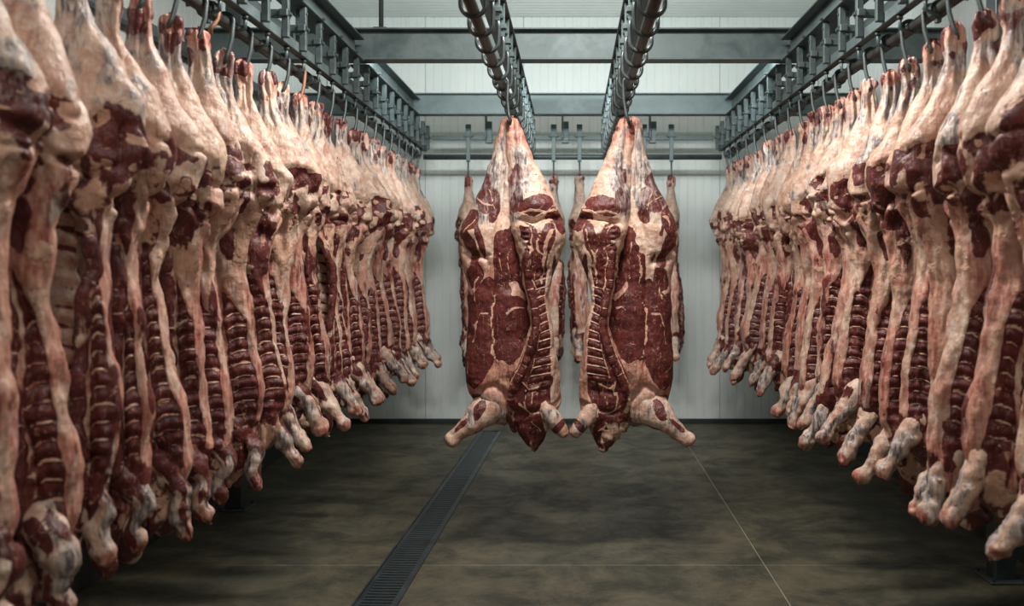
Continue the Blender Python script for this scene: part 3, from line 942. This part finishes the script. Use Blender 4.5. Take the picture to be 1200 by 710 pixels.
def middle_carcass(label, loc, mirror, seed):
    t0 = thing('beef_carcass', label, 'meat', loc, 'whole carcasses in the middle of the room')
    # --- outer side: skin side of the carcass, big smooth back muscle
    B = sec_body(OUT, ([137, 150, 200, 250, 290, 340, 400, 450, 485, 500], [.03, .05, .07, .15, .17, .14, .15, .15, .12, .05]),
                 ([137, 250, 330, 500], [0, .03, .05, .03]), 150, 380)
    P, F = B.P, B.F
    X = P[:, 0] * PX + 597; Y = -P[:, 2] * PX + 138
    n6, n12, n25, n50 = (vnoise(P, f, seed + i) for i, f in enumerate((5, 12, 25, 52)))
    Xw = X + 3 * n6 + 2 * n12; Yw = Y + 4 * n6 + 3 * n12
    front = ss(-.15, .15, F)
    up = 1 - ss(240, 262, Y)
    d = .010 * n6 + .006 * n12 + .003 * n25 + .0015 * n50
    crease = [(594, 150), (592, 200), (590, 240), (584, 275), (579, 330), (580, 395), (582, 450)]
    dc = pdist(X, Y, crease)
    d -= .016 * np.exp(-(dc / 3) ** 2) * front
    d += .016 * np.exp(-((Y - 272) / 8) ** 2) * np.exp(-((X - 553) / 16) ** 2)
    d -= .035 * np.exp(-((Yw - 300 - .3 * (X - 560)) / 5) ** 2) * (X < 575)
    d += .014 * np.exp(-((X - 562) / 13) ** 2) * ss(320, 350, Y) * (1 - ss(440, 470, Y))
    d += .016 * np.exp(-((X - 600) / 13) ** 2) * ss(330, 350, Y) * (1 - ss(430, 450, Y))
    d -= .020 * np.exp(-((Yw - 462 + 10 * np.sin(X / 9)) / 5) ** 2) * front
    meat = np.full(len(X), .14) + .08 * n6
    def put(v): 
        nonlocal meat
        meat = np.maximum(meat, np.clip(v, 0, .95))
    put(.5 + .9 * ell(Xw, Yw, 551, 258, 11, 15, 10))
    put(.5 + .9 * ell(Xw, Yw, 553, 290, 8, 24, -18))
    put(.5 + .7 * ell(Xw, Yw, 566, 285, 4, 22, -14))
    put(.5 + .8 * ell(Xw, Yw, 560, 325, 9, 16))
    put(.5 + .5 * ell(Xw, Yw, 570, 213, 7, 9, 30) )
    put(.5 + .7 * ell(Xw, Yw, 572, 234, 15, 16, 30) )
    put(.5 + .6 * ell(Xw, Yw, 581, 250, 6, 13, 20) )
    strip = np.minimum(ss(577, 582, Xw + (Yw - 320) * .05), 1 - ss(609, 613, Xw)) * ss(255, 285, Yw + (X - 590) * .7)
    put(strip * .9 * (1 - ss(385, 405, Y)))
    loin = ss(322, 345, Yw + 10 * np.sin(X / 6)) * (1 - ss(450, 458, Yw + 30 * ss(566, 584, Xw) + 3 * np.sin(X / 3) + 8 * np.exp(-((X - 581) / 4) ** 2)))
    put(loin * .9)
    meat = meat - .9 * np.clip(1.3 - pdist(X + 5 * n12 + 3 * n25, Y + 5 * n6 + 3 * n25, [(602, 334), (606, 343), (613, 350), (618, 349)]) / 4.2, 0, 1)
    if mirror: meat = meat - .8 * np.clip(.5 + 1.6 * ell(X + 4 * n12 + 3 * n25, Y + 5 * n12 + 3 * n25, 577, 281, 13, 17, 20), 0, 1)
    put((.5 + .8 * ell(Xw, Yw, 565, 475, 8, 13, -20)))
    meat = np.where(F > -.2, meat, .3 + .3 * n6)
    seam = np.zeros(len(X))
    for ln, wd in (([(582, 345), (580, 380), (581, 420), (584, 452)], 1.3), ([(566, 366), (560, 380), (557, 400)], 1.2), ([(566, 366), (575, 366)], 1.5), ([(553, 425), (555, 440)], .9),
                   ([(598, 366), (606, 360), (614, 362)], 1.0), ([(592, 400), (600, 398)], .8), ([(590, 425), (594, 440)], .9), ([(560, 256), (548, 272)], 1.0), ([(572, 222), (580, 246)], 1.2), ([(560, 232), (576, 240)], 1.1),
                   ([(562, 325), (560, 350)], 1.4), ([(597, 285), (598, 330)], .8), ([(588, 296), (587, 340)], .8)):
        seam = np.maximum(seam, 1.0 + .45 * n12 - .75 * pdist(X + 4 * n12 + 1.5 * n25, Y + 5 * n6, ln) / wd)
    silver = .12 + .75 * np.clip(.5 + ell(Xw, Yw, 574, 226, 22, 34, 25), 0, 1) + .3 * n12 + .55 * np.clip(.4 + ell(Xw, Yw, 586, 180, 7, 34, 8), 0, 1)
    silver = np.where(Y > 300, .1 + .2 * n12 + .35 * ss(450, 462, Y), silver)
    tint = .30 + .65 * (1 - ss(138, 190, Y)) + .2 * n6 + .3 * ss(280, 320, Y)
    B.disp(d)
    B.fields = F4(meat, np.clip(seam, 0, 1) * (F > 0), silver, tint)
    link('back_side', B.mesh('back_side', mirror), t0)
    # --- inner side: the split half with spine and ribs
    B = sec_body(INN, ([136, 150, 200, 240, 280, 330, 400, 450, 490, 515, 527], [.03, .05, .08, .15, .17, .11, .12, .12, .10, .07, .02]),
                 ([136, 240, 330, 470, 527], [-.01, .0, -.05, -.06, -.05]), 150, 400)
    P, F, S = B.P, B.F, B.S
    X = P[:, 0] * PX + 597; Y = -P[:, 2] * PX + 138
    n6, n12, n25, n50 = (vnoise(P, f, seed + 9 + i) for i, f in enumerate((5, 12, 25, 52)))
    Xw = X + 2.5 * n6 + 1.6 * n12; Yw = Y + 3 * n6 + 2 * n12
    front = ss(-.1, .25, F)
    ds = pdist(X, Y, SPINE)
    sx = np.interp(Y, [p[1] for p in SPINE], [p[0] for p in SPINE])
    ex = np.interp(Y, INN[:, 0], INN[:, 2])
    q = (X - sx) / (ex - sx)                       # 0 spine .. 1 belly edge
    zone = front * ss(300, 325, Y) * (1 - ss(452, 466, Y))
    rz = zone * ss(.24, .32, q) * (1 - ss(.74, .86, q))
    NR = 12
    rph = (Y - 332 + 12 * q - 5 * q * q) / (118 / NR)
    pad = .5 - .5 * np.cos(2 * math.pi * rph)
    vph = Y / 6.2
    d = .010 * n6 + .007 * n12 + .004 * n25 + .002 * n50
    d -= .014 * np.exp(-((X - 602 - (Y - 150) * .05) / 3) ** 2) * front * (1 - ss(200, 245, Y))
    d += .016 * np.exp(-(ds / 4.5) ** 2) * front * ss(285, 300, Y) + .004 * np.cos(2 * math.pi * vph) * np.exp(-(ds / 4) ** 2) * front
    d += rz * (.007 * pad - .016)
    d += .018 * np.exp(-((Yw - 243) / 9) ** 2) * np.exp(-((X - 628) / 20) ** 2) * front
    d -= .040 * np.exp(-((Yw - 259 + .12 * (X - 630)) / 3.0) ** 2) * front * ss(606, 616, X)
    d += .012 * np.exp(-((Yw - 272) / 8) ** 2) * front
    d -= .022 * np.clip(ell(X, Y, 641, 455, 8, 21, 12) * 2.5, 0, 1) * front
    d -= .018 * np.exp(-((Yw - 478 + .3 * (X - 625)) / 3) ** 2) * front
    meat = np.full(len(X), .14) + .08 * n6
    put(.5 + .6 * ell(Xw, Yw, 606, 208, 7, 13, 10))
    put(.5 + .8 * ell(Xw, Yw, 607, 236, 8, 15, 8))
    put(.5 + 1.0 * ell(Xw, Yw, 629, 243, 20, 11, -14))
    put(.5 + .9 * ell(Xw, Yw, 650, 254, 8, 9, 0))
    put(.5 + .9 * ell(Xw, Yw, 619, 272, 10, 10, 35))
    put(.5 + .8 * ell(Xw, Yw, 657, 262, 6, 12, 0))
    put((.5 + .9 * ell(Xw, Yw, 628, 300, 15, 28, 12)))
    put((.5 + .9 * ell(Xw, Yw, 641, 283, 8, 22, 14)))
    put(zone * np.exp(-(np.clip(q - .05, -1, 1) / .30) ** 4) * .95)
    put(rz * .95)
    put(front * (.5 + 1.0 * ell(Xw, Yw, 641, 455, 7, 21, 12)))
    put(front * (.5 + 1.2 * ell(Xw, Yw, 617, 462, 17, 34, -12)))
    put(.5 + 1.0 * ell(Xw, Yw, 624, 500, 16, 30, -12))
    put(.5 + .8 * ell(Xw, Yw, 650, 330, 4, 30))
    meat = np.where(F > -.3, meat, .3 + .3 * n6)
    meat = np.where((Y < 215), np.maximum(meat, (.40 + .4 * n25 + .2 * n12) * (1 - ss(140, 185, Y))), meat)
    seam = np.zeros(len(X))
    for ln, wd in (([(612, 252), (625, 249), (640, 251), (652, 246)], 1.6), ([(614, 262), (624, 268), (636, 262), (650, 258)], 1.6), ([(612, 262), (610, 280)], 1.6), ([(621, 268), (626, 285), (624, 320), (629, 338)], 1.3),
                   ([(634, 270), (632, 290), (640, 298)], 1.2), ([(648, 270), (640, 300), (636, 330)], 2.2), ([(618, 285), (628, 292)], 1.2), ([(617, 305), (627, 310)], 1.0), ([(610, 440), (622, 452), (634, 448)], 1.2),
                   ([(612, 470), (622, 480), (634, 478)], 1.6), ([(624, 488), (634, 500)], 1.3), ([(616, 455), (618, 475)], .9), ([(628, 452), (624, 470)], .9), ([(612, 498), (622, 496)], 1.2)):
        seam = np.maximum(seam, 1.0 + .45 * n12 - .75 * pdist(X + 3 * n12 + 1.5 * n25, Y + 4 * n6, ln) / wd)
    seam = np.maximum(seam, rz * ss(.72, 1.0, 1 - pad) * (.62 + .4 * n25 + .25 * n12))
    seam = np.maximum(seam, zone * np.exp(-((q - .25) / .03) ** 2) * (.65 + .3 * n12))
    seam = np.maximum(seam, zone * np.exp(-((X - sx + 6) / 1.2) ** 2) * (.75 + .3 * n12))
    seam = np.maximum(seam, (np.abs(X - sx) < 4) * ss(.75, 1, np.cos(2 * math.pi * vph)) * zone * .75)
    silver = .12 + .85 * np.clip(.5 + ell(Xw, Yw, 607, 222, 12, 34, 8), 0, 1) + .3 * n12 + .5 * np.clip(.4 + ell(Xw, Yw, 608, 180, 6, 28, -6), 0, 1)
    silver = np.where(Y > 262, .08 + .2 * n12, silver)
    tint = .26 + .7 * (1 - ss(138, 190, Y)) + .2 * n6 + .25 * ss(300, 360, Y)
    B.disp(d)
    B.fields = F4(meat, np.clip(seam, 0, 1) * (F > -.2), silver, tint)
    link('rib_side', B.mesh('rib_side', mirror), t0)
    # each rib: a bar in the groove between two pads
    G = B.P.reshape(B.nv, B.nu, 3)
    def surf(px, py):
        i = int(np.clip((py - INN[0, 0]) / (INN[-1, 0] - INN[0, 0]) * (B.nv - 1), 0, B.nv - 1))
        row = G[i]; fr = row[:, 1] < row[:, 1].mean()
        xs = row[fr]; k = np.argmin(np.abs(xs[:, 0] - lx(px)))
        return xs[k]
    for k in range(1, NR):
        pts = []
        for qq in np.linspace(.27, .82, 7):
            yy = 332 + k * 118 / NR - 12 * qq + 5 * qq * qq
            a, b = np.interp(yy, [p[1] for p in SPINE], [p[0] for p in SPINE]), np.interp(yy, INN[:, 0], INN[:, 2])
            p = surf(a + qq * (b - a), yy); pts.append((float(lx(a + qq * (b - a))), p[1] - .001, float(lz(yy))))
        link('rib', chain('rib', pts, [.0015, .0030, .0036, .0040, .0042, .0036, .002], lambda K, A, Pq: F4(.30 + .45 * vnoise(Pq, 26, seed + 31), 0 * K, .15 + 0 * K, .5 + .3 * vnoise(Pq, 15, seed + 32)), seed + 50 + k, 8, 3, .0015, 1, mirror), t0)
    pts, rad = [], []
    for i in range(33):
        yy = 290 + i * 5.4
        xx = np.interp(yy, [p[1] for p in SPINE], [p[0] for p in SPINE])
        p = surf(xx, yy); pts.append((float(lx(xx)), p[1] + .004, float(lz(yy)))); rad.append(.021 if i % 2 else .027)
    rad[0] = rad[-1] = .008
    def spf(K, A, Pq):
        c = np.cos(K * 32 * math.pi)
        return F4(.85 + .1 * vnoise(Pq, 20, seed), .50 * ss(.75, 1, -c) + .35 * vnoise(Pq, 30, seed + 2), .1 + 0 * K, .3 + 0 * K)
    link('spine', chain('spine', pts, rad, spf, seed + 77, 12, 4, .003, .6, mirror), t0)
    # forelegs
    def limb(path, rads, sd, nm='foreleg'):
        pts = [(float(lx(a)), yv, float(lz(b))) for a, b, yv in path]
        def fn(K, A, Pq):
            px, py = Pq[:, 0] * PX + 597, -Pq[:, 2] * PX + 138
            m = .15 + .2 * vnoise(Pq, 12, sd)
            if nm == 'foreleg' and len(path) > 5:
                m = np.maximum(m, .5 + .9 * ell(px, py, 564, 477, 6, 12, 24) + .15 * vnoise(Pq, 20, sd))
                m = np.maximum(m, .42 + .6 * ell(px, py, 546, 492, 3, 13, 48) + .15 * vnoise(Pq, 20, sd))
                m = np.maximum(m, .5 + .8 * ell(px, py, 575, 500, 16, 4, -15))
            else:
                m = np.maximum(m, .5 + .8 * ell(px, py, 655, 494, 4, 11, 40))
            return F4(m, 0 * K, .22 + .28 * np.exp(-((K - .6) / .2) ** 2) + .5 * vnoise(Pq, 17, sd + 4), .25 + .8 * ss(.85, .97, K))
        link(nm, chain(nm, pts, rads, fn, sd, 28, 12, .007, .9, mirror), t0)
    limb([(590, 458, .07), (577, 473, .00), (564, 484, -.06), (552, 494, -.10), (540, 504, -.11), (531, 512, -.12), (527, 517, -.12)], [.13, .125, .098, .066, .046, .052, .028], seed + 5)
    limb([(636, 470, -.10), (644, 480, -.13), (651, 489, -.15), (659, 499, -.16), (664, 506, -.16)], [.045, .056, .048, .040, .028], seed + 6)
    # neck and the trimmed throat
    pts = [(float(lx(a)), yv, float(lz(b))) for a, b, yv in ((612, 462, -.05), (616, 482, -.07), (622, 500, -.08), (627, 516, -.08), (628, 527, -.08))]
    link('neck', chain('neck', pts, [.08, .10, .085, .050, .012], neck_fields(seed + 8), seed + 8, 26, 12, .018, .8, mirror), t0)
    pts = [(float(lx(a)), yv, float(lz(b))) for a, b, yv in ((600, 470, -.05), (602, 490, -.07), (606, 505, -.07))]
    link('throat_flap', chain('throat_flap', pts, [.03, .038, .018], neck_fields(seed + 12), seed + 12, 16, 12, .014, .8, mirror), t0)
    return t0


YM = 5.54
ZM = H + (309 - 138) / PX
for x, pxc, m, sd, nm, rx in ((-.410, 597, False, 301, 'left', XCL), (.371, 738, True, 402, 'right', XCR)):
    middle_carcass('whole beef carcass hanging from the %s central rail, ribs facing the aisle middle' % nm, (x, YM, ZM), m, sd)
    s_hook('long steel hook holding the whole carcass on the %s central rail' % nm, (rx, YM - .06, ZP), .040, .245, -1 if m else 1, HOOKM, lean=(x - rx))

# ------------------------------------------------------------------ back row and its trolleys
BACK = [(-1.13, 'first from the left', False, 1), (-.205, 'second from the left', True, 1), (.075, 'third from the left', False, 1), (1.07, 'fourth from the left', True, 1)]
for i, (x, o, mir, _) in enumerate(BACK):
    half_carcass('half_carcass', 'narrow half carcass behind the middle pair on the back rail, %s' % o, 'half carcasses on the back rail', (x, YR, H + .97),
                 math.radians(75 if mir else -75), mir, 700 + 13 * i, L=2.0, thick=1.0, hi=False, fat=.12)
    trolley(x, 'grey trolley with a rod on the back rail, carrying the carcass %s' % o)
for x, lab in ((.36, 'empty grey trolley on back rail just beyond the right central rail end'), (.775, 'empty grey trolley on back rail right of the right middle carcass')):
    trolley(x, lab, False)
